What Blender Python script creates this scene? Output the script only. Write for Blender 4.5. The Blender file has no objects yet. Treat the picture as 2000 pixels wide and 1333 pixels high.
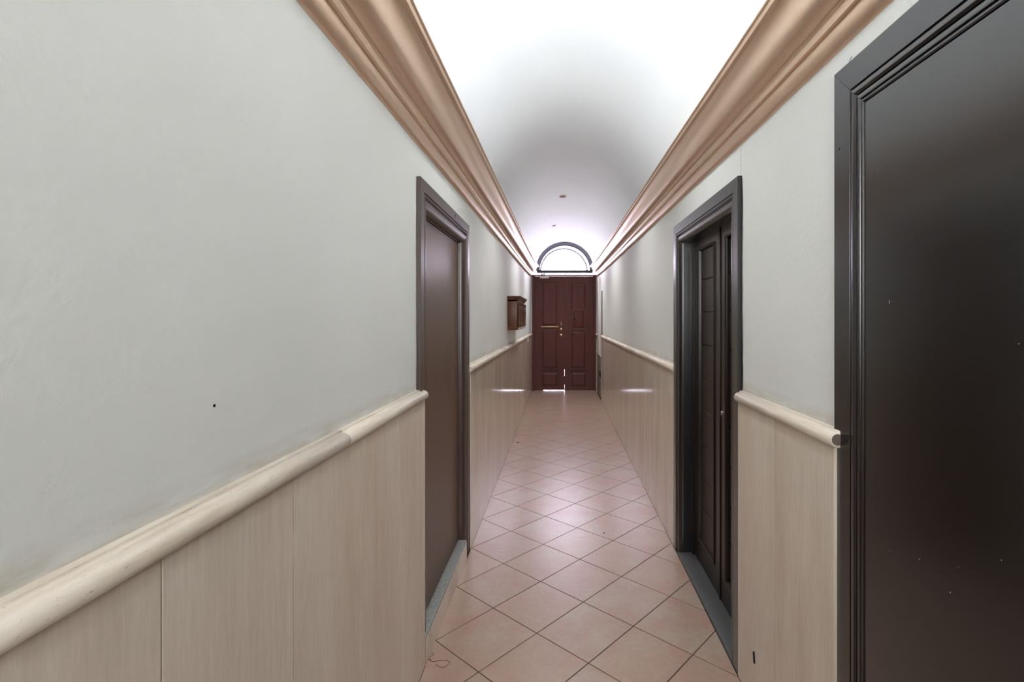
import bpy, bmesh, math, random
from mathutils import Vector
random.seed(7)
S = bpy.context.scene
COL = S.collection
H_CAM = 1.45
END = 10.15          # street end of the corridor
BACK = -1.6          # blind end behind the camera
XL, XR = -0.5855, 0.74      # plaster faces
PL, PR = -0.562, 0.720      # stone panel faces
CX, ZC, RV = 0.0772, 2.40, 0.6628   # vault

# ------------------------------------------------------------------ camera
cd = bpy.data.cameras.new('camera')
cam = bpy.data.objects.new('camera', cd); COL.objects.link(cam)
cam.location = (0, 0, H_CAM); cam.rotation_euler = (math.pi/2, 0, 0)
cd.sensor_width = 36; cd.lens = 36*987/2000
cd.shift_x = (1000-1094)/2000; cd.shift_y = -(666.5-622)/2000
cd.clip_start = 0.05
S.camera = cam

# ------------------------------------------------------------------ world, lamps, exposure
S.view_settings.view_transform = 'Standard'
S.view_settings.look = 'None'
S.view_settings.gamma = 1
S.view_settings.use_curve_mapping = False
S.view_settings.exposure = 1.54
w = bpy.data.worlds.new('overcast_sky'); S.world = w; w.use_nodes = True
bg = w.node_tree.nodes['Background']
bg.inputs[0].default_value = (0.88, 0.80, 1.0, 1); bg.inputs[1].default_value = 5.8

def area(name, loc, rot, sx, sy, energy, color=(1, 1, 1), portal=False):
    l = bpy.data.lights.new(name, 'AREA'); l.shape = 'RECTANGLE'; l.size = sx; l.size_y = sy
    l.energy = energy; l.color = color
    if portal: l.cycles.is_portal = True
    o = bpy.data.objects.new(name, l); COL.objects.link(o); o.location = loc; o.rotation_euler = rot
    return o
area('window_portal', (0.093, END+0.45, 2.70), (-math.pi/2, 0, 0), 1.3, 0.75, 1, portal=True)
# cove strips lying in the troughs of the cornices: a near run, a gap, a far run
for nm, y0, y1, en, zz in (('near', BACK+0.05, 4.2, 9.5, 2.364), ('far', 5.2, 8.6, 0.7, 2.43)):
    for sx in (-0.515, 0.675):
        area('cove_strip_light', (sx, (y0+y1)/2, zz), (math.pi, (0.95 if sx < 0 else -0.95), 0), 0.03, y1-y0, en, (0.91, 0.965, 1.0))
# unseen fill light added behind the camera to brighten the walls
ll = area('rear_fill_light', (CX, BACK+0.05, 1.95), (math.radians(84), 0, 0), 0.9, 0.9, 3.6, (0.97, 0.985, 1.0))
ll.data.spread = math.radians(75)
# unseen spots added under the vault crown as fill for walls and floor
for y, en in ((-0.6, 2), (1.2, 5), (2.5, 15), (4.3, 20), (6.72, 30), (8.75, 30)):
    l = bpy.data.lights.new('crown_fill_spot', 'SPOT'); l.energy = en; l.spot_size = math.radians(112); l.spot_blend = 0.9
    l.shadow_soft_size = 0.03; l.color = (0.97, 0.985, 1.0)
    o = bpy.data.objects.new('crown_fill_spot', l); COL.objects.link(o); o.location = (CX, y, 3.03)

# ------------------------------------------------------------------ materials
def lin(c):
    return tuple(((v/255)/12.92 if v/255 <= 0.04045 else (((v/255)+0.055)/1.055)**2.4) for v in c)+(1,)
def new_mat(name):
    m = bpy.data.materials.new(name); m.use_nodes = True
    return m, m.node_tree, m.node_tree.nodes['Principled BSDF']
def mix(nt, a, b, fac):
    n = nt.nodes.new('ShaderNodeMix'); n.data_type = 'RGBA'
    for s, v in ((n.inputs[6], a), (n.inputs[7], b), (n.inputs[0], fac)):
        if isinstance(v, (tuple, float, int)): s.default_value = v
        else: nt.links.new(v, s)
    return n.outputs[2]
def coords(nt, scale=(1, 1, 1), loc=None, rot=(0, 0, 0)):
    g = nt.nodes.new('ShaderNodeNewGeometry')
    m = nt.nodes.new('ShaderNodeMapping'); m.inputs['Scale'].default_value = scale; m.inputs['Rotation'].default_value = rot
    nt.links.new(g.outputs['Position'], m.inputs['Vector'])
    if loc is not None: nt.links.new(loc, m.inputs['Location'])
    return m.outputs['Vector']
def rand_off(nt, k=40):
    oi = nt.nodes.new('ShaderNodeObjectInfo')
    m = nt.nodes.new('ShaderNodeMath'); m.operation = 'MULTIPLY'; m.inputs[1].default_value = k
    nt.links.new(oi.outputs['Random'], m.inputs[0])
    return oi.outputs['Random'], m.outputs[0]
def noise(nt, vec, scale, detail=4, rough=0.55, lo=0.3, hi=0.7):
    n = nt.nodes.new('ShaderNodeTexNoise'); n.inputs['Scale'].default_value = scale
    n.inputs['Detail'].default_value = detail; n.inputs['Roughness'].default_value = rough
    nt.links.new(vec, n.inputs['Vector'])
    r = nt.nodes.new('ShaderNodeMapRange'); r.inputs[1].default_value = lo; r.inputs[2].default_value = hi
    nt.links.new(n.outputs[0], r.inputs[0])
    return r.outputs[0]
def bump(nt, bs, h, strength, dist):
    b = nt.nodes.new('ShaderNodeBump'); b.inputs['Strength'].default_value = strength; b.inputs['Distance'].default_value = dist
    nt.links.new(h, b.inputs['Height']); nt.links.new(b.outputs[0], bs.inputs['Normal'])
def simple(name, rgb, rough=0.5, metal=0.0, grain=None, spec=0.5, var=0.12, bmp=0.0):
    m, nt, bs = new_mat(name)
    c = lin(rgb); d = tuple(v*(1-var) for v in c[:3])+(1,)
    v = coords(nt, grain or (1, 1, 1))
    n = noise(nt, v, 60 if grain is None else 8, 5)
    nt.links.new(mix(nt, c, d, n), bs.inputs['Base Color'])
    bs.inputs['Roughness'].default_value = rough; bs.inputs['Metallic'].default_value = metal
    bs.inputs['Specular IOR Level'].default_value = spec
    if bmp: bump(nt, bs, n, bmp, 0.002)
    return m

def plaster_mat():
    m, nt, bs = new_mat('wall_plaster')
    v = coords(nt)
    a = noise(nt, v, 1.3, 3); b = noise(nt, v, 90, 4)
    c = mix(nt, lin((222, 223, 219)), lin((216, 217, 212)), a)
    # uneven brownish band, strongest just above the stone rail
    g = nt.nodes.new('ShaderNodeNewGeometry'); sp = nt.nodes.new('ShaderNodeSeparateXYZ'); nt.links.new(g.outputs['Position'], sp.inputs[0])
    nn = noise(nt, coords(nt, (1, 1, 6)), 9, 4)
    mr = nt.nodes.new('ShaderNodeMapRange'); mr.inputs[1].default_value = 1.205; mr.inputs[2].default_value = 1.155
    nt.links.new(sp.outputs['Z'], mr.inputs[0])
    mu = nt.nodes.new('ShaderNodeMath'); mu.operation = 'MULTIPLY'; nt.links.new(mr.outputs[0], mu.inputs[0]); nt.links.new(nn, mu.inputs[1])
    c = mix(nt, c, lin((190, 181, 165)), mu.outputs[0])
    nt.links.new(c, bs.inputs['Base Color'])
    bs.inputs['Roughness'].default_value = 0.62; bs.inputs['Specular IOR Level'].default_value = 0.35
    bump(nt, bs, b, 0.25, 0.0015)
    return m
def vault_mat():
    m, nt, bs = new_mat('vault_paint')
    a = noise(nt, coords(nt), 1.1, 3)
    nt.links.new(mix(nt, lin((232, 237, 240)), lin((226, 231, 236)), a), bs.inputs['Base Color'])
    bs.inputs['Roughness'].default_value = 0.55
    bump(nt, bs, noise(nt, coords(nt), 3.0, 2), 0.3, 0.01)
    return m
def stone_mat():
    m, nt, bs = new_mat('travertine_panel')
    r, off = rand_off(nt)
    v = coords(nt, (9, 9, 1.3), off); a = noise(nt, v, 1.6, 7, 0.62, 0.25, 0.75)
    v2 = coords(nt, (110, 110, 9), off); b = noise(nt, v2, 1.0, 6, 0.75, 0.25, 0.85)
    v3 = coords(nt, (3, 3, 0.7), off); e = noise(nt, v3, 1.3, 3)
    c = mix(nt, lin((224, 211, 195)), lin((200, 184, 166)), a)
    c = mix(nt, c, lin((234, 224, 210)), e)
    n2 = nt.nodes.new('ShaderNodeMath'); n2.operation = 'MULTIPLY'; n2.inputs[1].default_value = 0.5; nt.links.new(b, n2.inputs[0])
    c = mix(nt, c, lin((164, 144, 124)), n2.outputs[0])
    n3 = nt.nodes.new('ShaderNodeMath'); n3.operation = 'MULTIPLY'; n3.inputs[1].default_value = 0.22; nt.links.new(r, n3.inputs[0])
    c = mix(nt, c, lin((214, 197, 178)), n3.outputs[0])
    nt.links.new(c, bs.inputs['Base Color'])
    bs.inputs['Roughness'].default_value = 0.11; bs.inputs['Specular IOR Level'].default_value = 0.55
    bump(nt, bs, e, 0.02, 0.0008)
    return m
def rail_mat():
    m, nt, bs = new_mat('travertine_rail')
    r, off = rand_off(nt)
    a = noise(nt, coords(nt, (30, 3, 30), off), 1.6, 6, 0.65)
    p = noise(nt, coords(nt, (120, 40, 120), off), 2.6, 5, 0.65, 0.62, 0.78)
    c = mix(nt, lin((222, 212, 198)), lin((196, 181, 162)), a)
    c = mix(nt, c, lin((120, 104, 88)), p)
    nt.links.new(c, bs.inputs['Base Color']); bs.inputs['Roughness'].default_value = 0.42
    bump(nt, bs, p, 0.3, 0.001)
    return m
def tile_mat():
    m, nt, bs = new_mat('terracotta_tile')
    r, off = rand_off(nt)
    a = noise(nt, coords(nt, (1, 1, 1), off), 5.5, 3, 0.55, 0.36, 0.66)
    b = noise(nt, coords(nt, (1, 1, 1), off), 45, 6, 0.7)
    c = mix(nt, lin((184, 166, 150)), lin((182, 144, 130)), a)
    n3 = nt.nodes.new('ShaderNodeMath'); n3.operation = 'MULTIPLY'; n3.inputs[1].default_value = 0.45; nt.links.new(r, n3.inputs[0])
    c = mix(nt, c, lin((186, 152, 132)), n3.outputs[0])
    n4 = nt.nodes.new('ShaderNodeMath'); n4.operation = 'MULTIPLY'; n4.inputs[1].default_value = 0.35; nt.links.new(b, n4.inputs[0])
    c = mix(nt, c, lin((150, 122, 104)), n4.outputs[0])
    nt.links.new(c, bs.inputs['Base Color'])
    rr = nt.nodes.new('ShaderNodeMapRange'); rr.inputs[3].default_value = 0.27; rr.inputs[4].default_value = 0.35; bs.inputs['Specular IOR Level'].default_value = 1.0
    nt.links.new(b, rr.inputs[0]); nt.links.new(rr.outputs[0], bs.inputs['Roughness'])
    bs.inputs['Coat Weight'].default_value = 0.7; bs.inputs['Coat Roughness'].default_value = 0.27; bs.inputs['Coat IOR'].default_value = 1.55
    bump(nt, bs, a, 0.12, 0.002)
    return m
def wood_mat(name, c1, c2, rough, grain=(30, 30, 1.2), spec=0.5, bs_=0.08):
    m, nt, bs = new_mat(name)
    a = noise(nt, coords(nt, grain), 2.2, 7, 0.65)
    b = noise(nt, coords(nt, tuple(g*3 for g in grain)), 2.5, 4, 0.7)
    c = mix(nt, lin(c1), lin(c2), a)
    nt.links.new(c, bs.inputs['Base Color']); bs.inputs['Roughness'].default_value = rough
    bs.inputs['Specular IOR Level'].default_value = spec
    bump(nt, bs, b, bs_, 0.001)
    if spec >= 1.0:
        bs.inputs['Specular IOR Level'].default_value = 0.5
        bs.inputs['Coat Weight'].default_value = 0.95 if 'skin' in name else 0.7; bs.inputs['Coat Roughness'].default_value = 0.26
    return m
M = dict(
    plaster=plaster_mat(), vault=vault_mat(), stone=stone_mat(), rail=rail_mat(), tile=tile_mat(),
    grout=simple('dark_grout', (58, 42, 34), 0.9),
    mortar=simple('panel_joint', (92, 78, 64), 0.9),
    cornice=simple('tan_cornice_paint', (226, 196, 168), 0.34, metal=0.7, var=0.05, bmp=0.02, spec=0.8),
    darkframe=wood_mat('dark_stained_frame', (24, 20, 21), (16, 13, 14), 0.30, spec=1.0),
    brownframe=wood_mat('brown_stained_frame', (76, 56, 50), (54, 38, 33), 0.32, spec=0.9),
    brownleaf=wood_mat('brown_door_skin', (98, 72, 56), (76, 54, 42), 0.36),
    bigleaf=wood_mat('charcoal_door_skin', (13, 12, 13), (9, 8, 8), 0.25, spec=1.0, bs_=0.03),
    darkleaf=wood_mat('dark_panelled_door', (38, 28, 24), (22, 16, 13), 0.32),
    plank=wood_mat('dark_door_plank', (46, 33, 28), (27, 19, 15), 0.34, grain=(30, 1.6, 30)),
    mahogany=wood_mat('mahogany_door', (98, 37, 27), (62, 22, 15), 0.42, spec=0.35),
    mailwood=wood_mat('walnut_mailbox', (112, 64, 36), (72, 38, 20), 0.40),
    sill=simple('grey_marble_sill', (150, 150, 146), 0.4, var=0.35),
    thresh=simple('slate_threshold', (84, 83, 82), 0.5, var=0.2),
    lattice=simple('grey_window_iron', (120, 120, 132), 0.5),
    iron=simple('grey_iron', (52, 52, 58), 0.5, 0.0),
    white=simple('white_enamel', (226, 218, 214), 0.45),
    brass=simple('worn_brass', (196, 168, 120), 0.3, 0.85),
    steel=simple('chrome', (200, 200, 200), 0.25, 0.9),
    hatch=simple('grey_hatch', (128, 118, 112), 0.5, var=0.3),
    black=simple('black_hole', (12, 10, 9), 0.9),
    ceiling_plate=simple('terracotta_plate', (168, 120, 106), 0.5),
    hair=simple('brown_thread', (120, 82, 40), 0.7),
    chip=simple('chip_in_paint', (190, 186, 180), 0.7),
    pave=simple('street_stone', (170, 168, 165), 0.8),
    core=simple('rough_stone_end', (112, 96, 88), 0.8, var=0.4),
)
cb = M['cornice'].node_tree.nodes['Principled BSDF']; cb.inputs['Coat Weight'].default_value = 0.15; cb.inputs['Coat Roughness'].default_value = 0.25
gm, nt, bs = new_mat('clear_glass')
tr = nt.nodes.new('ShaderNodeBsdfTransparent'); gl = nt.nodes.new('ShaderNodeBsdfGlossy'); gl.inputs['Roughness'].default_value = 0.05
ms = nt.nodes.new('ShaderNodeMixShader'); ms.inputs[0].default_value = 0.06
nt.links.new(tr.outputs[0], ms.inputs[1]); nt.links.new(gl.outputs[0], ms.inputs[2])
nt.links.new(ms.outputs[0], nt.nodes['Material Output'].inputs['Surface'])
M['glass'] = gm

# ------------------------------------------------------------------ helpers
def link(name, me, mat, parent=None, loc=None):
    o = bpy.data.objects.new(name, me); COL.objects.link(o)
    if mat is not None and not me.materials: me.materials.append(mat)
    if parent is not None:
        o.parent = parent
        if loc is None:      # geometry was written in world coordinates
            p = parent; off = Vector((0, 0, 0))
            while p is not None: off += p.location; p = p.parent
            o.location = -off
        else: o.location = loc
    elif loc is not None: o.location = loc
    return o
def from_bm(bm, smooth=False, angle=0.6):
    me = bpy.data.meshes.new('mesh'); bmesh.ops.recalc_face_normals(bm, faces=bm.faces)
    bm.to_mesh(me); bm.free()
    if smooth:
        for p in me.polygons: p.use_smooth = True
        me.set_sharp_from_angle(angle=angle)
    return me
def add_box(bm, x0, x1, y0, y1, z0, z1):
    vs = [bm.verts.new((x, y, z)) for x in (x0, x1) for y in (y0, y1) for z in (z0, z1)]
    fs = [(0, 1, 3, 2), (4, 6, 7, 5), (0, 4, 5, 1), (2, 3, 7, 6), (0, 2, 6, 4), (1, 5, 7, 3)]
    return [bm.faces.new([vs[i] for i in f]) for f in fs]
def box(name, x0, x1, y0, y1, z0, z1, mat, parent=None, bev=0.0, seg=2):
    bm = bmesh.new(); add_box(bm, min(x0, x1), max(x0, x1), min(y0, y1), max(y0, y1), z0, z1)
    if bev: bmesh.ops.bevel(bm, geom=bm.edges[:], offset=bev, segments=seg, affect='EDGES', profile=0.5)
    return link(name, from_bm(bm, bool(bev)), mat, parent)
def boxes(name, lst, mat, parent=None):
    bm = bmesh.new()
    for b in lst: add_box(bm, *b)
    return link(name, from_bm(bm), mat, parent)
def rings(bm, rs, closed=True, caps=True):
    """rs: list of rings (lists of points), bridges neighbours; returns cap faces"""
    V = [[bm.verts.new(p) for p in r] for r in rs]
    n = len(V[0])
    for a, b in zip(V, V[1:]):
        for i in range(n if closed else n-1):
            j = (i+1) % n
            bm.faces.new((a[i], a[j], b[j], b[i]))
    out = []
    if caps:
        out = [bm.faces.new(V[0]), bm.faces.new(list(reversed(V[-1])))]
    return out
def prism(name, rs, mat, parent=None, smooth=True, angle=0.6, caps=True):
    bm = bmesh.new(); rings(bm, rs, caps=caps)
    return link(name, from_bm(bm, smooth, angle), mat, parent)
def lathe(name, prof, centre, axis, mat, parent=None, n=20):
    """prof: (radius, height) pairs revolved about the axis through centre"""
    c = Vector(centre); ax = Vector(axis).normalized()
    u = ax.orthogonal().normalized(); v = ax.cross(u)
    rs = [[tuple(c+ax*h+(u*math.cos(2*math.pi*i/n)+v*math.sin(2*math.pi*i/n))*max(r, 1e-4)) for i in range(n)] for r, h in prof]
    return prism(name, rs, mat, parent)
def tube(name, pts, r, mat, parent=None, n=8, closed=False):
    pts = [Vector(p) for p in pts]; bm = bmesh.new(); V = []
    m = len(pts)
    for i, p in enumerate(pts):
        a = pts[(i-1) % m] if (closed or i > 0) else p
        b = pts[(i+1) % m] if (closed or i < m-1) else p
        t = (b-a).normalized(); u = t.cross(Vector((0, 0, 1)))
        if u.length < 1e-3: u = t.cross(Vector((1, 0, 0)))
        u.normalize(); v = t.cross(u)
        V.append([bm.verts.new(p+(u*math.cos(2*math.pi*k/n)+v*math.sin(2*math.pi*k/n))*r) for k in range(n)])
    rng = range(m if closed else m-1)
    for i in rng:
        a, b = V[i], V[(i+1) % m]
        for k in range(n): bm.faces.new((a[k], a[(k+1) % n], b[(k+1) % n], b[k]))
    if not closed: bm.faces.new(V[0]); bm.faces.new(list(reversed(V[-1])))
    return link(name, from_bm(bm, True), mat, parent)
def thing(name, loc, label, cat, group=None):
    o = bpy.data.objects.new(name, None); COL.objects.link(o); o.location = loc
    o.empty_display_size = 0.1; o['label'] = label; o['category'] = cat
    if group: o['group'] = group
    return o
def tag(o, label=None, cat=None, kind=None, group=None):
    for k, v in (('label', label), ('category', cat), ('kind', kind), ('group', group)):
        if v: o[k] = v
    return o
def struct(o, label, cat='structure'):
    o['kind'] = 'structure'; o['label'] = label; o['category'] = cat
    return o

# ------------------------------------------------------------------ walls
WT = 0.16
# openings (y0, y1, ztop) cut out of the plaster
LD = (2.062, 3.165, 2.03)       # left door casing outer
RD = (2.054, 3.215, 2.03)       # right double door casing outer
BD = (0.300, 1.344, 2.097)      # big near door casing outer
def wall(name, x_face, sgn, openings, label):
    xo = x_face+sgn*WT
    lst = []; y = BACK
    for (a, b, zt) in openings:
        lst.append((y, a, 0, ZC)); lst.append((a, b, zt, ZC)); y = b
    lst.append((y, END+0.02, 0, ZC))
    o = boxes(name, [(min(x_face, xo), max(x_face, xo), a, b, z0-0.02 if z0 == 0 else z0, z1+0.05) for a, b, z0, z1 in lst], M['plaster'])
    return struct(o, label, 'wall')
IN = 0.05
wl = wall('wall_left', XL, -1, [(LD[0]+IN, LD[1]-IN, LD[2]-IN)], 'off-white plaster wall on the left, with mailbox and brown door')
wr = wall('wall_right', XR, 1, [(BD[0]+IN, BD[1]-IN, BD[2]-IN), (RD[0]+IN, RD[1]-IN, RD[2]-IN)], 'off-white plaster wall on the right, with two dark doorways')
# hairline crack running up from the double door's corner
tube('crack', [(XR-0.0002, 2.068+0.003*math.sin(i*1.7), 2.035+i*0.011) for i in range(11)], 0.0006, M['iron'], wr, 5)
tube('pencil_mark', [(XR-0.0005, 1.292, 2.106), (XR-0.0005, 1.287, 2.112), (XR-0.0005, 1.280, 2.113)], 0.0008, M['iron'], wr, 5)
lathe('nail_hole', [(0.0028, 0), (0.0028, 0.001)], (XL, 0.855, 1.302), (1, 0, 0), M['black'], wl, 10)
# door recess boxes behind the openings so nothing is open to the sky
boxes('recess', [(XL-0.30, XL-WT+0.001, LD[0]-0.1, LD[1]+0.1, -0.02, 2.2)], M['black'], wl)
boxes('recess', [(XR+WT-0.001, XR+0.30, RD[0]-0.1, RD[1]+0.1, -0.02, 2.2), (XR+WT-0.001, XR+0.30, BD[0]-0.1, BD[1]+0.1, -0.02, 2.2)], M['black'], wr)
# blind wall behind the camera
wb = boxes('wall_back', [(XL-WT, XR+WT, BACK-0.12, BACK, -0.02, 3.25)], M['plaster'])
struct(wb, 'plain off-white wall closing the corridor behind the viewer', 'wall')

# vault
N = 56
def arc_pt(r, k, zc=ZC, cx=CX): 
    a = math.pi*k/N
    return (cx-r*math.cos(a), zc+r*math.sin(a))
bm = bmesh.new()
ys = [BACK-0.1+(END+0.12-BACK)*i/40 for i in range(41)]
def vr(y):      # the vault draws in a little towards the arched window
    t = min(max((y-8.4)/(END-8.4), 0), 1)
    return RV-0.078*t*t*(3-2*t)
inner = [[(x, y, z) for x, z in (arc_pt(vr(y), k, ZC, CX+(0.093-CX)*min(max((y-8.4)/1.75, 0), 1)) for k in range(N+1))] for y in ys]
outer = [[(x, y, z) for x, z in (arc_pt(RV+0.12, k) for k in range(N+1))] for y in ys]
rs = [i+list(reversed(o)) for i, o in zip(inner, outer)]
rings(bm, rs)
vault = link('ceiling', from_bm(bm, True), M['vault'])
struct(vault, 'long white plastered barrel vault over the corridor', 'ceiling')

# end wall: the ring of plaster between vault and fanlight, with a reveal
WX, WZ, WR = 0.093, 2.405, 0.574
bm = bmesh.new()
def ring_pts(r, y, cx, zc): return [(x, y, z) for x, z in (arc_pt(r, k, zc, cx) for k in range(N+1))]
rs = []
prof = [ring_pts(RV+0.10, END, CX, ZC), ring_pts(WR, END, WX, WZ), ring_pts(WR, END+0.30, WX, WZ), ring_pts(RV+0.10, END+0.30, CX, ZC), ring_pts(RV+0.10, END, CX, ZC)]
V = [[bm.verts.new(p) for p in r] for r in prof[:4]]
V.append(V[0])
for a, b in zip(V, V[1:]):
    for i in range(N): bm.faces.new((a[i], a[i+1], b[i+1], b[i]))
bm.faces.new([V[k][0] for k in range(4)]); bm.faces.new([V[k][N] for k in range(4)])
# cheeks beside the door and the fanlight's foot
for x0, x1 in ((XL-0.05, -0.552), (0.712, XR+0.05)):
    add_box(bm, x0, x1, END, END+0.30, -0.02, 2.41)
we = link('wall_far', from_bm(bm), M['plaster'])
struct(we, 'narrow far wall around the street door and arched window', 'wall')

# ------------------------------------------------------------------ cornices (left and right)
DZ = [(-3, 0), (1.6, 0), (2.7, .014), (3.5, .020), (5.1, .036), (6.8, .055), (8.4, .075), (9.3, .095), (10.15, .122), (11, .15)]
def dz(y):
    for (a, va), (b, vb) in zip(DZ, DZ[1:]):
        if a <= y <= b:
            return va+(vb-va)*(y-a)/(b-a)
    return 0
CP = [(0, 2.156), (.009, 2.159), (.0165, 2.165), (.0225, 2.174), (.0265, 2.185), (.0292, 2.196), (.0302, 2.2072), (.0430, 2.2085),
      (.0433, 2.217), (.0442, 2.225), (.0465, 2.231), (.0495, 2.2335), (.0502, 2.2388), (.0545, 2.2392),
      (.064, 2.2405), (.0755, 2.2445), (.0862, 2.2505), (.0950, 2.2590), (.1008, 2.2695), (.1043, 2.281), (.1065, 2.294), (.1088, 2.307), (.1125, 2.320), (.1188, 2.333),
      (.1275, 2.3450), (.1380, 2.3550), (.150, 2.3632), (.1590, 2.3685), (.1605, 2.3720), (.1592, 2.3755), (.156, 2.376), (.150, 2.352), (.02, 2.345), (-.01, 2.345), (-.01, 2.156)]
def cornice(nm, xw, sgn, sc, label):
    yy = [BACK+0.001]+[BACK+0.3*i for i in range(1, 40) if BACK+0.3*i < END-0.1]+[END-0.004]
    rs = []
    for y in yy:
        wob = 0.0012*math.sin(y*5.1)+0.0008*math.sin(y*11.3+1)
        rs.append([(xw+sgn*(d*sc), y, z+dz(y)+(wob if z < 2.17 else 0)) for d, z in CP])
    o = prism(nm, rs, M['cornice'], None, True, 0.55)
    struct(o, label, 'cornice')
    return o
cornice('trim_1', XL, 1, 1.0, 'tan moulded cornice with a wide cove along the left wall top')
cornice('trim_2', XR, -1, 0.885, 'tan moulded cornice with a wide cove along the right wall top')

# ------------------------------------------------------------------ floor and tiles
fl = boxes('floor', [(XL-0.02, XR+0.02, BACK-0.02, END+0.30, -0.08, -0.003)], M['grout'])
struct(fl, 'diagonal terracotta tile floor with dark grout joints', 'floor')
A = Vector((0.2262, 0.2549)); B = Vector((0.2264, -0.2021)); O = Vector((0.1187, 2.581))
def clip(poly, f):
    out = []
    for i in range(len(poly)):
        p, q = poly[i], poly[(i+1) % len(poly)]; a, b = f(p), f(q)
        if a >= 0: out.append(p)
        if (a >= 0) != (b >= 0): out.append(p+(q-p)*(a/(a-b)))
    return out
def tile_mesh(poly, c):
    n = len(poly); ins = []
    for p in poly: ins.append(c+(p-c)*(1-0.0016/max((p-c).length, 0.01)))
    bm = bmesh.new()
    rings(bm, [[(p.x-c.x, p.y-c.y, -0.009) for p in poly], [(p.x-c.x, p.y-c.y, -0.0012) for p in poly], [(p.x-c.x, p.y-c.y, 0) for p in ins]])
    return from_bm(bm)
g = 0.0021
fullm = None
a1, b1 = A.normalized()*g, B.normalized()*g
for i in range(-40, 60):
    for j in range(-60, 60):
        p0 = O+A*i+B*j
        quad = [p0+a1+b1, p0+A-a1+b1, p0+A+B-a1-b1, p0+B+a1-b1]
        xs = [p.x for p in quad]; yq = [p.y for p in quad]
        if max(xs) < PL or min(xs) > PR or max(yq) < BACK or min(yq) > END+0.06: continue
        q = quad
        inside = min(xs) > PL and max(xs) < PR and min(yq) > BACK and max(yq) < END+0.06
        if inside:
            c = p0+(A+B)/2
            if fullm is None: fullm = tile_mesh(quad, c); fullm.materials.append(M['tile'])
            link('tile', fullm, None, fl, (c.x, c.y, random.uniform(-0.0004, 0.0002)))
        else:
            for f in (lambda p: p.x-PL-0.001, lambda p: PR-0.001-p.x, lambda p: p.y-BACK, lambda p: END+0.06-p.y):
                q = clip(q, f)
                if len(q) < 3: break
            if len(q) < 3: continue
            c = sum(q, Vector((0, 0)))/len(q)
            area_ = abs(sum(q[k].x*q[(k+1) % len(q)].y-q[(k+1) % len(q)].x*q[k].y for k in range(len(q))))/2
            if area_ < 0.0004: continue
            link('tile', tile_mesh(q, c), M['tile'], fl, (c.x, c.y, 0))
# outside pavement, seen only through the gaps round the street door
pv = boxes('pavement', [(-3, 3, END+0.31, END+4, -0.12, -0.02)], M['pave'])
struct(pv, 'pale street paving outside the entrance door', 'pavement')

# ------------------------------------------------------------------ stone wainscot panels and rails
def panels(root, xw, xf, cuts, ztop=1.115):
    for y0, y1 in zip(cuts, cuts[1:]):
        a, b = min(y0, y1), max(y0, y1)
        jit = random.uniform(-0.0004, 0.0004)
        th = xf+jit*(1 if xf < 0 else -1)
        if xf > 0 and abs(a-1.328) < 1e-6: a0 = a
        box('panel', xw, th, a+0.0014, b-0.0014, 0.0, ztop, M['stone'], root, 0.0009, 1)
def seq(a, step, lim):
    out = [a]
    while (out[-1]+step < lim-0.06) if step > 0 else (out[-1]+step > lim+0.06): out.append(out[-1]+step)
    return out+[lim]
wsl = thing('trim_3', (XL, 0, 0), 'travertine wall panels along the foot of the left wall', 'wainscot'); wsl['kind'] = 'structure'
wsr = thing('trim_4', (XR, 0, 0), 'travertine wall panels along the foot of the right wall', 'wainscot'); wsr['kind'] = 'structure'
panels(wsl, XL-0.001, PL, [2.0660]+seq(1.773, -0.3533, BACK))
box('panel_edge', XL-0.001, PL, 2.0665, 2.104, 0.0, 1.115, M['stone'], wsl, 0.0009, 1)
panels(wsl, XL-0.001, PL, seq(3.170, 0.3533, END-0.005))
panels(wsr, XR+0.001, PR, [2.050, 1.700, 1.328])
panels(wsr, XR+0.001, PR, seq(0.295, -0.3533, BACK))
panels(wsr, XR+0.001, PR, seq(3.218, 0.3533, 8.86))
boxes('joint_mortar', [(XL-0.002, PL-0.0035, BACK, 2.06, 0, 1.11), (XL-0.002, PL-0.0035, 3.171, END-0.01, 0, 1.11)], M['mortar'], wsl)
boxes('joint_mortar', [(PR+0.0035, XR+0.002, BACK, 0.29, 0, 1.11), (PR+0.0035, XR+0.002, 1.35, 2.045, 0, 1.11), (PR+0.0035, XR+0.002, 3.22, 8.85, 0, 1.11)], M['mortar'], wsr)
RP = [(-.002, 1.157), (.013, 1.1565), (.0145, 1.151), (.0215, 1.1495), (.0290, 1.1455), (.0345, 1.1395), (.0372, 1.1320), (.0368, 1.1240), (.0335, 1.1175), (.0270, 1.1130), (.0215, 1.112), (-.002, 1.112)]
def rail(root, xw, sgn, cuts, dzr=0.0, sc=1.0, core_at=None):
    for y0, y1 in zip(cuts, cuts[1:]):
        a, b = min(y0, y1)+0.0006, max(y0, y1)-0.0006
        bm = bmesh.new()
        ring = lambda y, s=1.0: [(xw+sgn*max(d*sc-(0 if s == 1 else 0.0015 if d > 0 else 0), -.002), y, z+dzr+(0 if s == 1 else (1.134-z)*0.05)) for d, z in RP]
        caps = rings(bm, [ring(a, 0), ring(a+0.0015), ring(b-0.0015), ring(b, 0)])
        me = from_bm(bm, True, 0.9); me.materials.append(M['rail'])
        link('rail_piece', me, None, root)
    if core_at is not None:
        lathe('rail_end', [(0.0150, 0), (0.0150, 0.0012), (0.013, 0.002)], (xw+sgn*0.0185, core_at+0.0004, 1.1335+dzr), (0, -1, 0), M['core'], root, 24)
rl = thing('trim_5', (XL, 0, 1.11), 'rounded travertine rail capping the left wall panels', 'rail'); rl['kind'] = 'structure'
rr = thing('trim_6', (XR, 0, 1.11), 'rounded travertine rail capping the right wall panels', 'rail'); rr['kind'] = 'structure'
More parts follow.
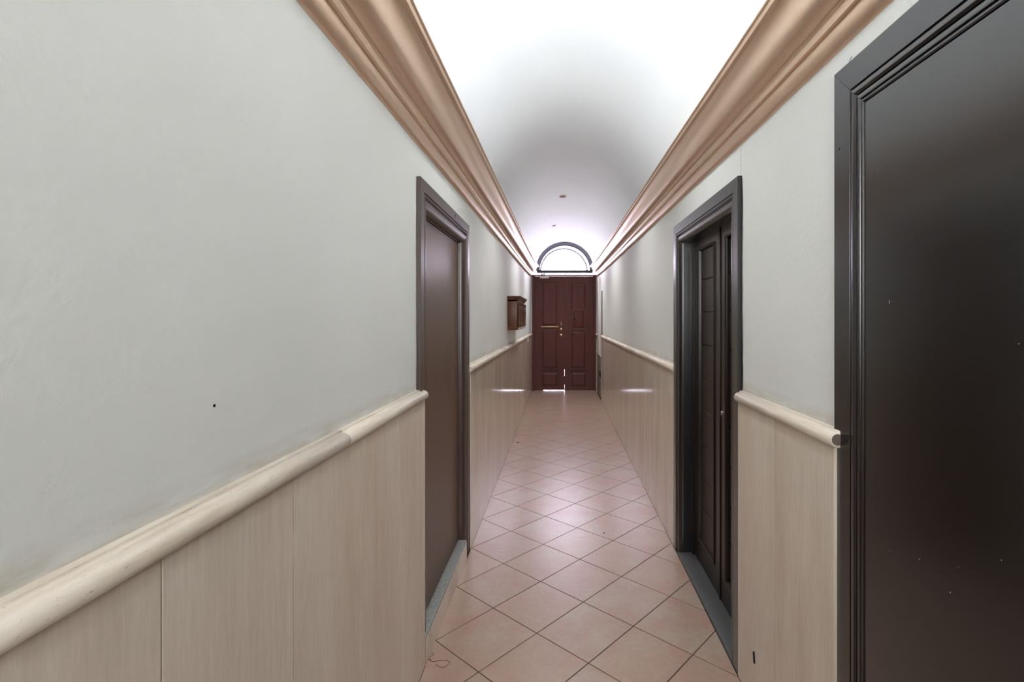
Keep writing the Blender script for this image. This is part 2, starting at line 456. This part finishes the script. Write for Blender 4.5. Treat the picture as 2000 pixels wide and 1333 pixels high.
rail(rl, XL, 1, [2.108, 1.327, 0.40, -0.60, BACK])
rail(rl, XL, 1, [3.172, 4.2, 5.2, 6.2, 7.2, 8.2, 9.2, END-0.006])
rail(rr, XR, -1, [2.052, 1.314], 0.0, 0.95, 1.314)
rail(rr, XR, -1, [0.29, -0.60, BACK], 0.0, 0.95)
rail(rr, XR, -1, [3.22, 4.2, 5.2, 6.2, 7.2, 8.2, 8.90], 0.0, 0.95)
rail(rr, XR, -1, [10.02, END-0.006], 0.0, 0.95)
# chip hole low in the right-hand panel
prism('chip_hole', [[(PR-0.0002-t, 1.876+0.011*math.cos(k*math.pi/6)*(1+.2*math.sin(k*2.1)), 0.190+0.024*math.sin(k*math.pi/6+0.3*math.cos(k))) for k in range(12)] for t in (0, 0.0006)], M['black'], wsr)

# ------------------------------------------------------------------ door casings
def casing(root, xw, sgn, y0, y1, H, prof, mat, zfar=0.0, znear=0.0, both=True):
    """three mitred lengths of one section; prof = (inward, proud) pairs; xw plaster face, sgn toward the corridor"""
    P = prof
    X = lambda d: xw+sgn*d
    G = 0.0006
    near = [[(X(d), y0+a, znear) for a, d in P], [(X(d), y0+a, H-a-G) for a, d in P]]
    far = [[(X(d), y1-a, zfar) for a, d in P], [(X(d), y1-a, H-a-G) for a, d in P]]
    head = [[(X(d), y0+a+G, H-a) for a, d in P], [(X(d), y1-a-G, H-a) for a, d in P]]
    prism('jamb_casing', near, mat, root, True, 0.5); prism('jamb_casing', far, mat, root, True, 0.5)
    prism('head_casing', head, mat, root, True, 0.5)
def quarter(a0, d0, a1, d1, n=7):
    return [(a0+(a1-a0)*math.sin(math.pi/2*k/n), d1+(d0-d1)*math.cos(math.pi/2*k/n)) for k in range(n+1)]

# left door
d1 = thing('door_1', (XL, (LD[0]+LD[1])/2, 0), 'flat brown wooden door in a purple-brown moulded frame, on the left wall', 'door')
d1['kind'] = 'structure'
face = 0.0175
prof = [(0, -0.10), (0, face-0.001), (0.001, face), (0.052, face), (0.0535, 0.012), (0.058, 0.012), (0.060, 0.016), (0.066, 0.0165), (0.069, 0.008), (0.075, 0.004), (0.079, 0.010), (0.082, 0.014)] \
    + quarter(0.084, 0.014, 0.124, -0.016) + [(0.124, -0.020), (0.129, -0.0205), (0.130, -0.024), (0.130, -0.10)]
casing(d1, XL, 1, LD[0], LD[1], LD[2], prof, M['brownframe'])
box('leaf', XL-0.065, XL-0.0235, LD[0]+0.133, LD[1]-0.133, 0.123, LD[2]-0.133, M['brownleaf'], d1, 0.0015, 1)
box('sill', XL-0.10, PL+0.0005, 2.1045, LD[1]-0.128, 0.0, 0.118, M['sill'], d1, 0.0025)
box('sill_riser', PL+0.0004, PL+0.0025, 2.1045, LD[1]-0.135, 0.0, 0.106, M['stone'], d1, 0.0006, 1)
# bent nail in the head casing
tube('nail', [(XL+face, 2.72, 1.990), (XL+face+0.006, 2.712, 1.993), (XL+face+0.008, 2.708, 2.000), (XL+face+0.004, 2.714, 2.008)], 0.0014, M['iron'], d1, 6)

def ragged(root, xw, sgn, y0, z0, z1, mat, seed):
    rnd = random.Random(seed); bm = bmesh.new(); n = 46; rs = []
    w_ = 0.006
    for k in range(n+1):
        z = z0+(z1-z0)*k/n; w_ = min(max(w_+rnd.uniform(-.0025, .0025), .002), .0105)
        rs.append([(xw-sgn*0.002, y0-w_, z), (xw+sgn*0.0006, y0-w_, z), (xw+sgn*0.0006, y0+0.002, z), (xw-sgn*0.002, y0+0.002, z)])
    rings(bm, rs); return link('paint_edge', from_bm(bm), mat, root)
ragged(d1, XL, 1, LD[0], 1.160, LD[2], M['brownframe'], 3)

# right double door
d2 = thing('door_2', (XR, (RD[0]+RD[1])/2, 0), 'dark double door with planked panels, deep in a dark frame, on the right wall', 'door')
d2['kind'] = 'structure'
face = 0.0185
prof = [(0, -0.02), (0, face-0.001), (0.001, face), (0.055, face), (0.0565, 0.013), (0.061, 0.013), (0.063, 0.017), (0.069, 0.0175), (0.072, 0.009), (0.077, 0.004), (0.080, 0.009), (0.083, 0.012)] \
    + quarter(0.085, 0.012, 0.118, -0.018) + [(0.118, -0.13), (0.06, -0.13)]
casing(d2, XR, -1, RD[0], RD[1], RD[2], prof, M['darkframe'])
XF = 0.816
ragged(d2, XR, -1, RD[0], 1.160, RD[2]-0.01, M['darkframe'], 5)
ya, yb, zt, zb = RD[0]+0.128, RD[1]-0.150, 1.932, 0.020
boxes('door_stop', [(XF-0.012, XF+0.05, yb, RD[1]-0.117, 0.0, 1.93), (XF-0.012, XF+0.05, RD[0]+0.117, ya, 0.0, 1.93)], M['darkleaf'], d2)
box('threshold', PR, XF+0.02, RD[0]+0.06, RD[1]-0.118, -0.003, 0.016, M['thresh'], d2, 0.002)
ym = 2.575
ZG = [1.845, 1.672, 1.485, 1.295, 1.100, 0.916, 0.722, 0.525, 0.352, 0.175]
def leaf2(y0, y1, flip):
    st = 0.088
    lf = thing('leaf', (XF, (y0+y1)/2, 0), 'x', 'x'); del lf['label']; del lf['category']; lf.parent = d2
    lf.location = Vector((XF, (y0+y1)/2, 0))-d2.location
    a, b = y0+st, y1-st
    boxes_ = [(XF, XF+0.042, y0+0.0015, a, zb, zt), (XF, XF+0.042, b, y1-0.0015, zb, zt), (XF, XF+0.042, a, b, ZG[0]+0.012, zt), (XF, XF+0.042, a, b, zb, 0.150)]
    boxes('leaf_frame', boxes_, M['darkleaf'], lf)
    # bolection moulding round the opening
    mp = [(0.0, 0.0), (0.0, 0.006), (0.006, 0.008), (0.011, 0.004), (0.016, -0.010), (0.016, -0.016), (0.0, -0.016)]
    z0, z1 = 0.150, ZG[0]+0.012
    loop = []
    for (yy, zz, sy, sz) in ((a, z0, 1, 1), (b, z0, -1, 1), (b, z1, -1, -1), (a, z1, 1, -1)):
        loop.append([(XF-d, yy+sy*m, zz+sz*m) for m, d in mp])
    bm = bmesh.new(); V = [[bm.verts.new(p) for p in r] for r in loop]; V.append(V[0])
    for p, q in zip(V, V[1:]):
        for k in range(len(mp)): bm.faces.new((p[k], p[(k+1) % len(mp)], q[(k+1) % len(mp)], q[k]))
    link('panel_moulding', from_bm(bm, True, 0.4), M['darkleaf'], lf)
    for t, u in zip(ZG, ZG[1:]):
        bm = bmesh.new()
        c = 0.005; x0 = XF+0.011; y_0, y_1 = a+0.012, b-0.012
        add = [[(x0+c, y_0, u), (x0, y_0, u+c), (x0, y_0, t-c), (x0+c, y_0, t), (x0+0.012, y_0, t), (x0+0.012, y_0, u)],
               [(x0+c, y_1, u), (x0, y_1, u+c), (x0, y_1, t-c), (x0+c, y_1, t), (x0+0.012, y_1, t), (x0+0.012, y_1, u)]]
        rings(bm, add); link('plank', from_bm(bm), M['plank'], lf)
    bm = bmesh.new(); rings(bm, [[(XF+0.001, y, 0.150), (XF+0.014, y, 0.176), (XF+0.016, y, 0.150)] for y in (a+0.008, b-0.008)])
    link('weather_bevel', from_bm(bm), M['plank'], lf)
    return lf
leaf2(ym, yb, False); l2 = leaf2(ya, ym, True)
box('meeting_bead', XF-0.006, XF+0.001, ym-0.010, ym+0.010, zb, zt, M['darkleaf'], d2, 0.002)
lathe('keyhole_plate', [(0.011, 0), (0.011, 0.004), (0.006, 0.006)], (XF, 2.545, 0.972), (-1, 0, 0), M['steel'], d2, 16)

# big near door
d3 = thing('door_3', (XR, (BD[0]+BD[1])/2, 0), 'large plain charcoal door in a wide dark moulded frame, nearest on the right wall', 'door')
d3['kind'] = 'structure'
prof = [(0, -0.05), (0, 0.0105), (0.0008, 0.0113), (0.072, 0.0113), (0.0745, 0.004), (0.0760, 0.004), (0.0775, 0.0105), (0.083, 0.0125), (0.090, 0.0120), (0.0950, 0.0080),
        (0.0965, 0.003), (0.0990, 0.003), (0.1000, 0.0085), (0.1060, 0.0105), (0.1120, 0.0095), (0.1140, 0.004), (0.1160, 0.004), (0.1170, 0.0085), (0.1215, 0.0085), (0.1235, 0.005), (0.1235, -0.05)]
casing(d3, XR, -1, BD[0], BD[1], BD[2], prof, M['darkframe'])
dl = box('leaf', XR-0.0055, XR+0.035, BD[0]+0.1265, BD[1]-0.1265, 0.008, BD[2]-0.1265, M['bigleaf'], d3, 0.001, 1)
lathe('screw', [(0.0034, 0), (0.0034, 0.0008), (0.0012, 0.0009)], (XR-0.0113, 1.319, 1.450+(622-291)/987*1.319), (-1, 0, 0), M['black'], d3, 10)
bm = bmesh.new()
def onleaf(px, py, X=XR-0.0055):
    Y = X*987/(px-1094); return Y, H_CAM-(py-622)/987*Y
for (px, py, ry, rz) in ((1737, 590, .0009, .0045), (1796, 1093, .0014, .0012), (1737.5, 1077, .0008, .0010), (1872, 1108, .0008, .0008), (1856, 1158, .0013, .0013), (1956, 1095, .0008, .0008), (1990, 672, .0008, .0008), (1715, 332, .0008, .0008)):
    y, z = onleaf(px, py); n = 7
    rings(bm, [[(XR-0.0053-t, y+ry*math.cos(2*math.pi*k/n), z+rz*math.sin(2*math.pi*k/n)) for k in range(n)] for t in (0, 0.0004)])
tag(link('paint_fleck', from_bm(bm), M['chip'], d3), kind='stuff')

# ------------------------------------------------------------------ street door at the far end
Y0 = END
def fx(px): return (px-1094)/987*Y0
def fz(py): return H_CAM-(py-622)/987*Y0
d4 = thing('door_4', (0.08, Y0, 0), 'reddish-brown double street door at the far end of the corridor', 'door'); d4['kind'] = 'structure'
fl_, fr_, ft_ = fx(1040.5), fx(1163), fz(537)
boxes('door_frame', [(fl_-0.01, fl_+0.035, Y0-0.02, Y0+0.08, 0, ft_), (fr_-0.035, fr_+0.01, Y0-0.02, Y0+0.08, 0, ft_), (fl_+0.035, fr_-0.035, Y0-0.02, Y0+0.08, ft_-0.028, ft_)], M['mahogany'], d4)
split = fx(1102.5)
def street_leaf(x0, x1, xa, xb, ztop, ledge_z, ledge_mat, zbot):
    lf = bpy.data.objects.new('leaf', None); COL.objects.link(lf); lf.parent = d4; lf.location = Vector(((x0+x1)/2, Y0+0.02, 0))-d4.location
    yf = Y0+0.005; yk = Y0+0.045; zt = ft_-0.032
    zl = fz(724); z2 = fz(760)
    fr = [(x0, xa, yf, yk, zbot, zt), (xb, x1, yf, yk, zbot, zt), (xa, xb, yf, yk, ztop, zt), (xa, xb, yf, yk, zbot, zbot+0.06)]
    fr.append((xa, xb, yf, yk, zl-0.03, zl+0.03))
    fr.append((xa, xb, yf+0.002, yk, ledge_z-0.035, ledge_z+0.0))
    boxes('leaf_frame', fr, M['mahogany'], lf)
    for za, zb_ in ((ledge_z, ztop), (zl+0.03, ledge_z-0.035), (zbot+0.06, zl-0.03)):
        bm = bmesh.new()
        def rct(x_0, x_1, z_0, z_1, y): return [(x_0, y, z_0), (x_1, y, z_0), (x_1, y, z_1), (x_0, y, z_1)]
        rings(bm, [rct(xa, xb, za, zb_, yk), rct(xa, xb, za, zb_, yf+0.016), rct(xa+0.03, xb-0.03, za+0.03, zb_-0.03, yf+0.016), rct(xa+0.045, xb-0.045, za+0.045, zb_-0.045, yf+0.006)])
        link('door_panel', from_bm(bm), M['mahogany'], lf)
    box('panel_ledge', xa-0.01, xb+0.01, yf-0.016, yf+0.004, zl+0.004, zl+0.022, M['mahogany'], lf, 0.004)
    return lf
lA = street_leaf(fl_+0.037, split-0.0015, fx(1057), fx(1090), fz(549), fz(638), None, 0.010)
lB = street_leaf(split+0.0015, fr_-0.037, fx(1114), fx(1146), fz(551), fz(643), None, -0.002)
box('highlit_ledge', fx(1056), fx(1091), Y0-0.016, Y0+0.006, fz(639.6), fz(637.6), M['brass'], lA, 0.004)['label'] = 'tan ledge moulding with its highlight painted in'  # brass colour stands in for light caught by the ledge moulding
hb = box('letterbox_hatch', fx(1118), fx(1143), Y0-0.004, Y0+0.016, fz(643), fz(605), M['mahogany'], lB, 0.003)
boxes('hatch_rim', [(fx(1117.5), fx(1143.5), Y0-0.010, Y0-0.003, fz(605.6), fz(604.4)), (fx(1117.5), fx(1143.5), Y0-0.010, Y0-0.003, fz(643.6), fz(642.2)), (fx(1117.5), fx(1118.6), Y0-0.010, Y0-0.003, fz(643), fz(605)), (fx(1142.4), fx(1143.5), Y0-0.010, Y0-0.003, fz(643), fz(605))], M['mailwood'], lB)
lathe('hatch_knob', [(0.012, 0), (0.012, 0.008), (0.018, 0.014), (0.014, 0.022)], (fx(1121.8), Y0-0.004, fz(623.4)), (0, -1, 0), M['black'], lB, 14)
box('lock_lever', fx(1095.6), fx(1096.9), Y0-0.022, Y0+0.006, fz(636.5), fz(629), M['brass'], lA, 0.003)
for py in (643.8, 655):
    lathe('lock_knob', [(0.026, 0), (0.026, 0.006), (0.018, 0.010), (0.018, 0.020), (0.010, 0.024)], (fx(1096), Y0+0.005, fz(py)), (0, -1, 0), M['brass'], lA, 18)
# door closer
boxes('meeting_rebate', [(split-0.012, split+0.012, Y0+0.02, Y0+0.05, fz(722), ft_-0.034), (split-0.012, split+0.012, Y0+0.02, Y0+0.05, fz(752), fz(735)), (fl_+0.03, fx(1061), Y0+0.02, Y0+0.06, -0.003, 0.1), (fl_+0.03, fl_+0.05, Y0+0.02, Y0+0.06, 0, ft_), (fr_-0.05, fr_-0.03, Y0+0.02, Y0+0.06, 0, ft_)], M['mahogany'], d4)
dc = thing('door_closer', (fx(1063.4), Y0, fz(541.5)), 'small white door closer fixed across the top of the left street door leaf', 'door closer')
box('closer_body', fx(1054.8), fx(1072), Y0-0.045, Y0+0.004, fz(544.4), fz(539.2), M['white'], dc, 0.008)
boxes('closer_arm', [(fx(1058), fx(1067), Y0-0.058, Y0-0.046, fz(536.6), fz(535.6)), (fx(1061.5), fx(1064), Y0-0.060, Y0-0.020, fz(539.4), fz(534.6))], M['iron'], dc)
box('arm_bracket', fx(1057), fx(1060), Y0-0.060, Y0-0.010, fz(537.2), fz(535), M['iron'], dc, 0.002)

# fanlight
wn = thing('window_1', (WX, Y0, WZ), 'bright arched fanlight window with a grey iron frame above the street door', 'window'); wn['kind'] = 'structure'
def arch_band(name, cx, zc, r1, r0, y0, y1, mat, parent):
    bm = bmesh.new()
    rs = []
    for k in range(N+1):
        a = math.pi*k/N; c, s = math.cos(a), math.sin(a)
        rs.append([(cx-r*c, y, zc+r*s) for r, y in ((r1, y0), (r0, y0), (r0, y1), (r1, y1))])
    rings(bm, rs)
    return link(name, from_bm(bm, True, 0.5), mat, parent)
arch_band('outer_frame', WX, WZ, WR+0.002, WR-0.034, Y0+0.0, Y0+0.05, M['lattice'], wn)
arch_band('middle_frame', WX, WZ, WR-0.033, WR-0.068, Y0+0.035, Y0+0.09, M['lattice'], wn)
arch_band('inner_frame', WX-0.018, WZ-0.012, WR-0.082, WR-0.112, Y0+0.16, Y0+0.19, M['lattice'], wn)
boxes('transom_bar', [(WX-WR+0.01, WX+WR-0.01, Y0+0.03, Y0+0.07, fz(533.0), fz(527.6))], M['iron'], wn)
boxes('bar_bracket', [(fx(p)-0.006, fx(p)+0.006, Y0+0.035, Y0+0.06, ft_-0.004, fz(531.5)) for p in (1062, 1144.5, 1104)], M['iron'], wn)
bm = bmesh.new()
vs = [bm.verts.new((WX-(WR-0.03)*math.cos(math.pi*k/N), Y0+0.10, WZ-0.03+(WR-0.03)*math.sin(math.pi*k/N))) for k in range(N+1)]
f = bm.faces.new(vs); r = bmesh.ops.extrude_face_region(bm, geom=[f]); bmesh.ops.translate(bm, verts=[v for v in r['geom'] if isinstance(v, bmesh.types.BMVert)], vec=(0, 0.004, 0))
link('pane', from_bm(bm), M['glass'], wn)

# ------------------------------------------------------------------ meter niche on the right wall next to the street door
mc = thing('meter_cupboard', (XR, 9.4, 0.03), 'grey low hatch with white trunking above, on the right wall beside the street door', 'cupboard')
box('hatch_door', XR+0.001, PR+0.004, 8.875, 9.90, 0.03, 0.755, M['hatch'], mc, 0.003)
boxes('hatch_frame', [(XR+0.001, PR-0.002, 8.865, 9.93, 0.755, 0.775), (XR+0.001, PR-0.002, 9.90, 9.93, 0.0, 0.755), (XR+0.001, PR-0.002, 8.863, 8.876, 0.0, 0.755)], M['stone'], mc)
box('hatch_latch', PR+0.005, PR-0.012, 9.02, 9.12, 0.40, 0.50, M['black'], mc, 0.003)
tr_ = box('cable_trunking', XR+0.001, XR-0.030, 9.30, 9.62, 0.776, 2.20, M['white'], None, 0.004)
tag(tr_, 'white vertical trunking running down the right wall beside the street door', 'trunking')
tr2 = box('slim_cover_plate', XR+0.001, XR-0.010, 8.84, 8.92, 1.162, 1.93, M['iron'], None, 0.002)
tag(tr2, 'thin grey vertical strip on the right wall above the rail end', 'cover strip')
bell = thing('door_button', (XL, 8.9, 1.06), 'tiny white push button plate under the left rail near the street door', 'button')
box('button_plate', PL-0.001, PL+0.008, 8.80, 8.96, 1.03, 1.10, M['white'], bell, 0.002)
lathe('push_button', [(0.012, 0), (0.012, 0.004), (0.006, 0.005)], (PL+0.008, 8.88, 1.065), (1, 0, 0), M['mahogany'], bell, 12)

# ------------------------------------------------------------------ mailbox
mb = thing('mailbox', (XL, 6.14, 1.32), 'carved walnut wall mailbox with columns and a crown, on the left wall above the rail', 'mailbox')
m0, m1, mz0, mz1, mxf = 5.61, 6.67, 1.345, 1.655, -0.469
box('mailbox_body', XL, mxf-0.006, m0, m1, mz0, mz1, M['mailwood'], mb, 0.002)
crown = [(0, 1.640), (0, 1.652), (.008, 1.655), (.014, 1.664), (.016, 1.670), (.026, 1.680), (.030, 1.690), (.030, 1.697)]
rs = []
for e, z in crown:
    rs.append([(XL, m0-e, z), (mxf+e, m0-e, z), (mxf+e, m1+e, z), (XL, m1+e, z)])
prism('crown_moulding', rs, M['mailwood'], mb, False)
rs = [[(XL, m0-e, z), (mxf+e, m0-e, z), (mxf+e, m1+e, z), (XL, m1+e, z)] for e, z in ((-.004, 1.318), (.010, 1.322), (.012, 1.330), (.004, 1.338), (0, 1.350))]
prism('base_moulding', rs, M['mailwood'], mb, False)
nc = 4; wdt = (m1-m0-0.05)/nc
for i in range(nc+1):
    yc = m0+0.025+wdt*i
    lathe('column', [(.014, 0), (.014, .012), (.009, .018), (.012, .030), (.008, .045), (.010, .12), (.012, .16), (.008, .215), (.012, .235), (.009, .250), (.014, .258), (.014, .272)], (mxf+0.008, yc, 1.352), (0, 0, 1), M['mailwood'], mb, 12)
for i in range(nc):
    ya_, yb_ = m0+0.025+wdt*i+0.016, m0+0.025+wdt*(i+1)-0.016
    dr = box('box_door', mxf-0.006, mxf+0.004, ya_, yb_, 1.362, 1.600, M['mailwood'], mb, 0.003)
    box('slot_flap', mxf+0.003, mxf+0.010, ya_+0.02, yb_-0.02, 1.560, 1.590, M['mailwood'], dr, 0.002)
    box('name_plate', mxf+0.003, mxf+0.007, ya_+0.04, yb_-0.04, 1.375, 1.400, M['brass'], dr, 0.001)
    lathe('door_lock', [(.006, 0), (.006, .005), (.003, .006)], (mxf+0.004, (ya_+yb_)/2, 1.47), (1, 0, 0), M['brass'], dr, 10)

# ------------------------------------------------------------------ small things on vault and floor
cpz = ZC+RV
def vz(x): return ZC+math.sqrt(RV*RV-(x-CX)**2)
yc = (vz(0.03)-H_CAM)*987/(622-384); x = (1099-1094)/987*yc
lathe('ceiling_plate', [(0.045, 0.006), (0.045, -0.006), (0.036, -0.012), (0.012, -0.014)], (x, yc, vz(x)), (0, 0, 1), M['ceiling_plate'], None, 24)
tag(bpy.data.objects['ceiling_plate'], 'round reddish-brown cover plate on the crown of the white vault', 'cover plate')
yh = (vz(-0.1)-H_CAM)*987/(622-440); x = (1081-1094)/987*yh
hk = tube('ceiling_hook', [(x-0.035, yh, vz(x)+0.004), (x-0.02, yh, vz(x)-0.010), (x+0.005, yh, vz(x)-0.012), (x+0.035, yh, vz(x)+0.002)], 0.005, M['iron'])
tag(hk, 'thin grey wire hook on the vault beyond the round plate', 'hook')
yd = (vz(-0.08)-H_CAM)*987/(622-462); yd = min(yd, END-0.15); x = (1085.5-1094)/987*yd
kn = lathe('ceiling_stud', [(0.016, 0.004), (0.016, -0.008), (0.006, -0.012)], (x, yd, vz(x)), (0, 0, 1), M['iron'], None, 12)
tag(kn, 'tiny grey stud on the vault just above the arched window', 'stud')
# loop of thread on the tile at the bottom left
def fp(px, py, z=0.0012):
    Y = H_CAM*987/(py-622); return Vector(((px-1094)/987*Y, Y, z))
pts = [fp(px, py) for px, py in ((843, 1290), (838, 1288), (836, 1283), (839, 1278), (845, 1276.5), (848, 1279), (845, 1281), (838, 1286), (840, 1291), (846, 1293.5), (856, 1292), (866, 1291), (877, 1293), (878, 1296), (872, 1302), (864, 1305), (855, 1302), (850, 1299))]
sm = []
for i in range(len(pts)-1):
    p0, p1, p2, p3 = pts[max(i-1, 0)], pts[i], pts[i+1], pts[min(i+2, len(pts)-1)]
    for t in (0, .25, .5, .75):
        sm.append(0.5*((2*p1)+(-p0+p2)*t+(2*p0-5*p1+4*p2-p3)*t*t+(-p0+3*p1-3*p2+p3)*t**3))
th_ = tube('thread', sm, 0.0009, M['hair'], None, 6)
tag(th_, 'thin curled brown thread lying on the floor by the brown door step', 'thread')
for (px, py, r, lab) in ((1180, 1042, .006, 'small dark crumb on a floor tile in the middle of the corridor'), (1011.5, 865.5, .012, 'dark crumb far down the floor close to the left wall')):
    c = fp(px, py, 0)
    cr = lathe('crumb', [(r, 0), (r*1.1, r*.25), (r*.6, r*.5)], c, (0, 0, 1), M['black'], None, 7)
    tag(cr, lab, 'crumb')
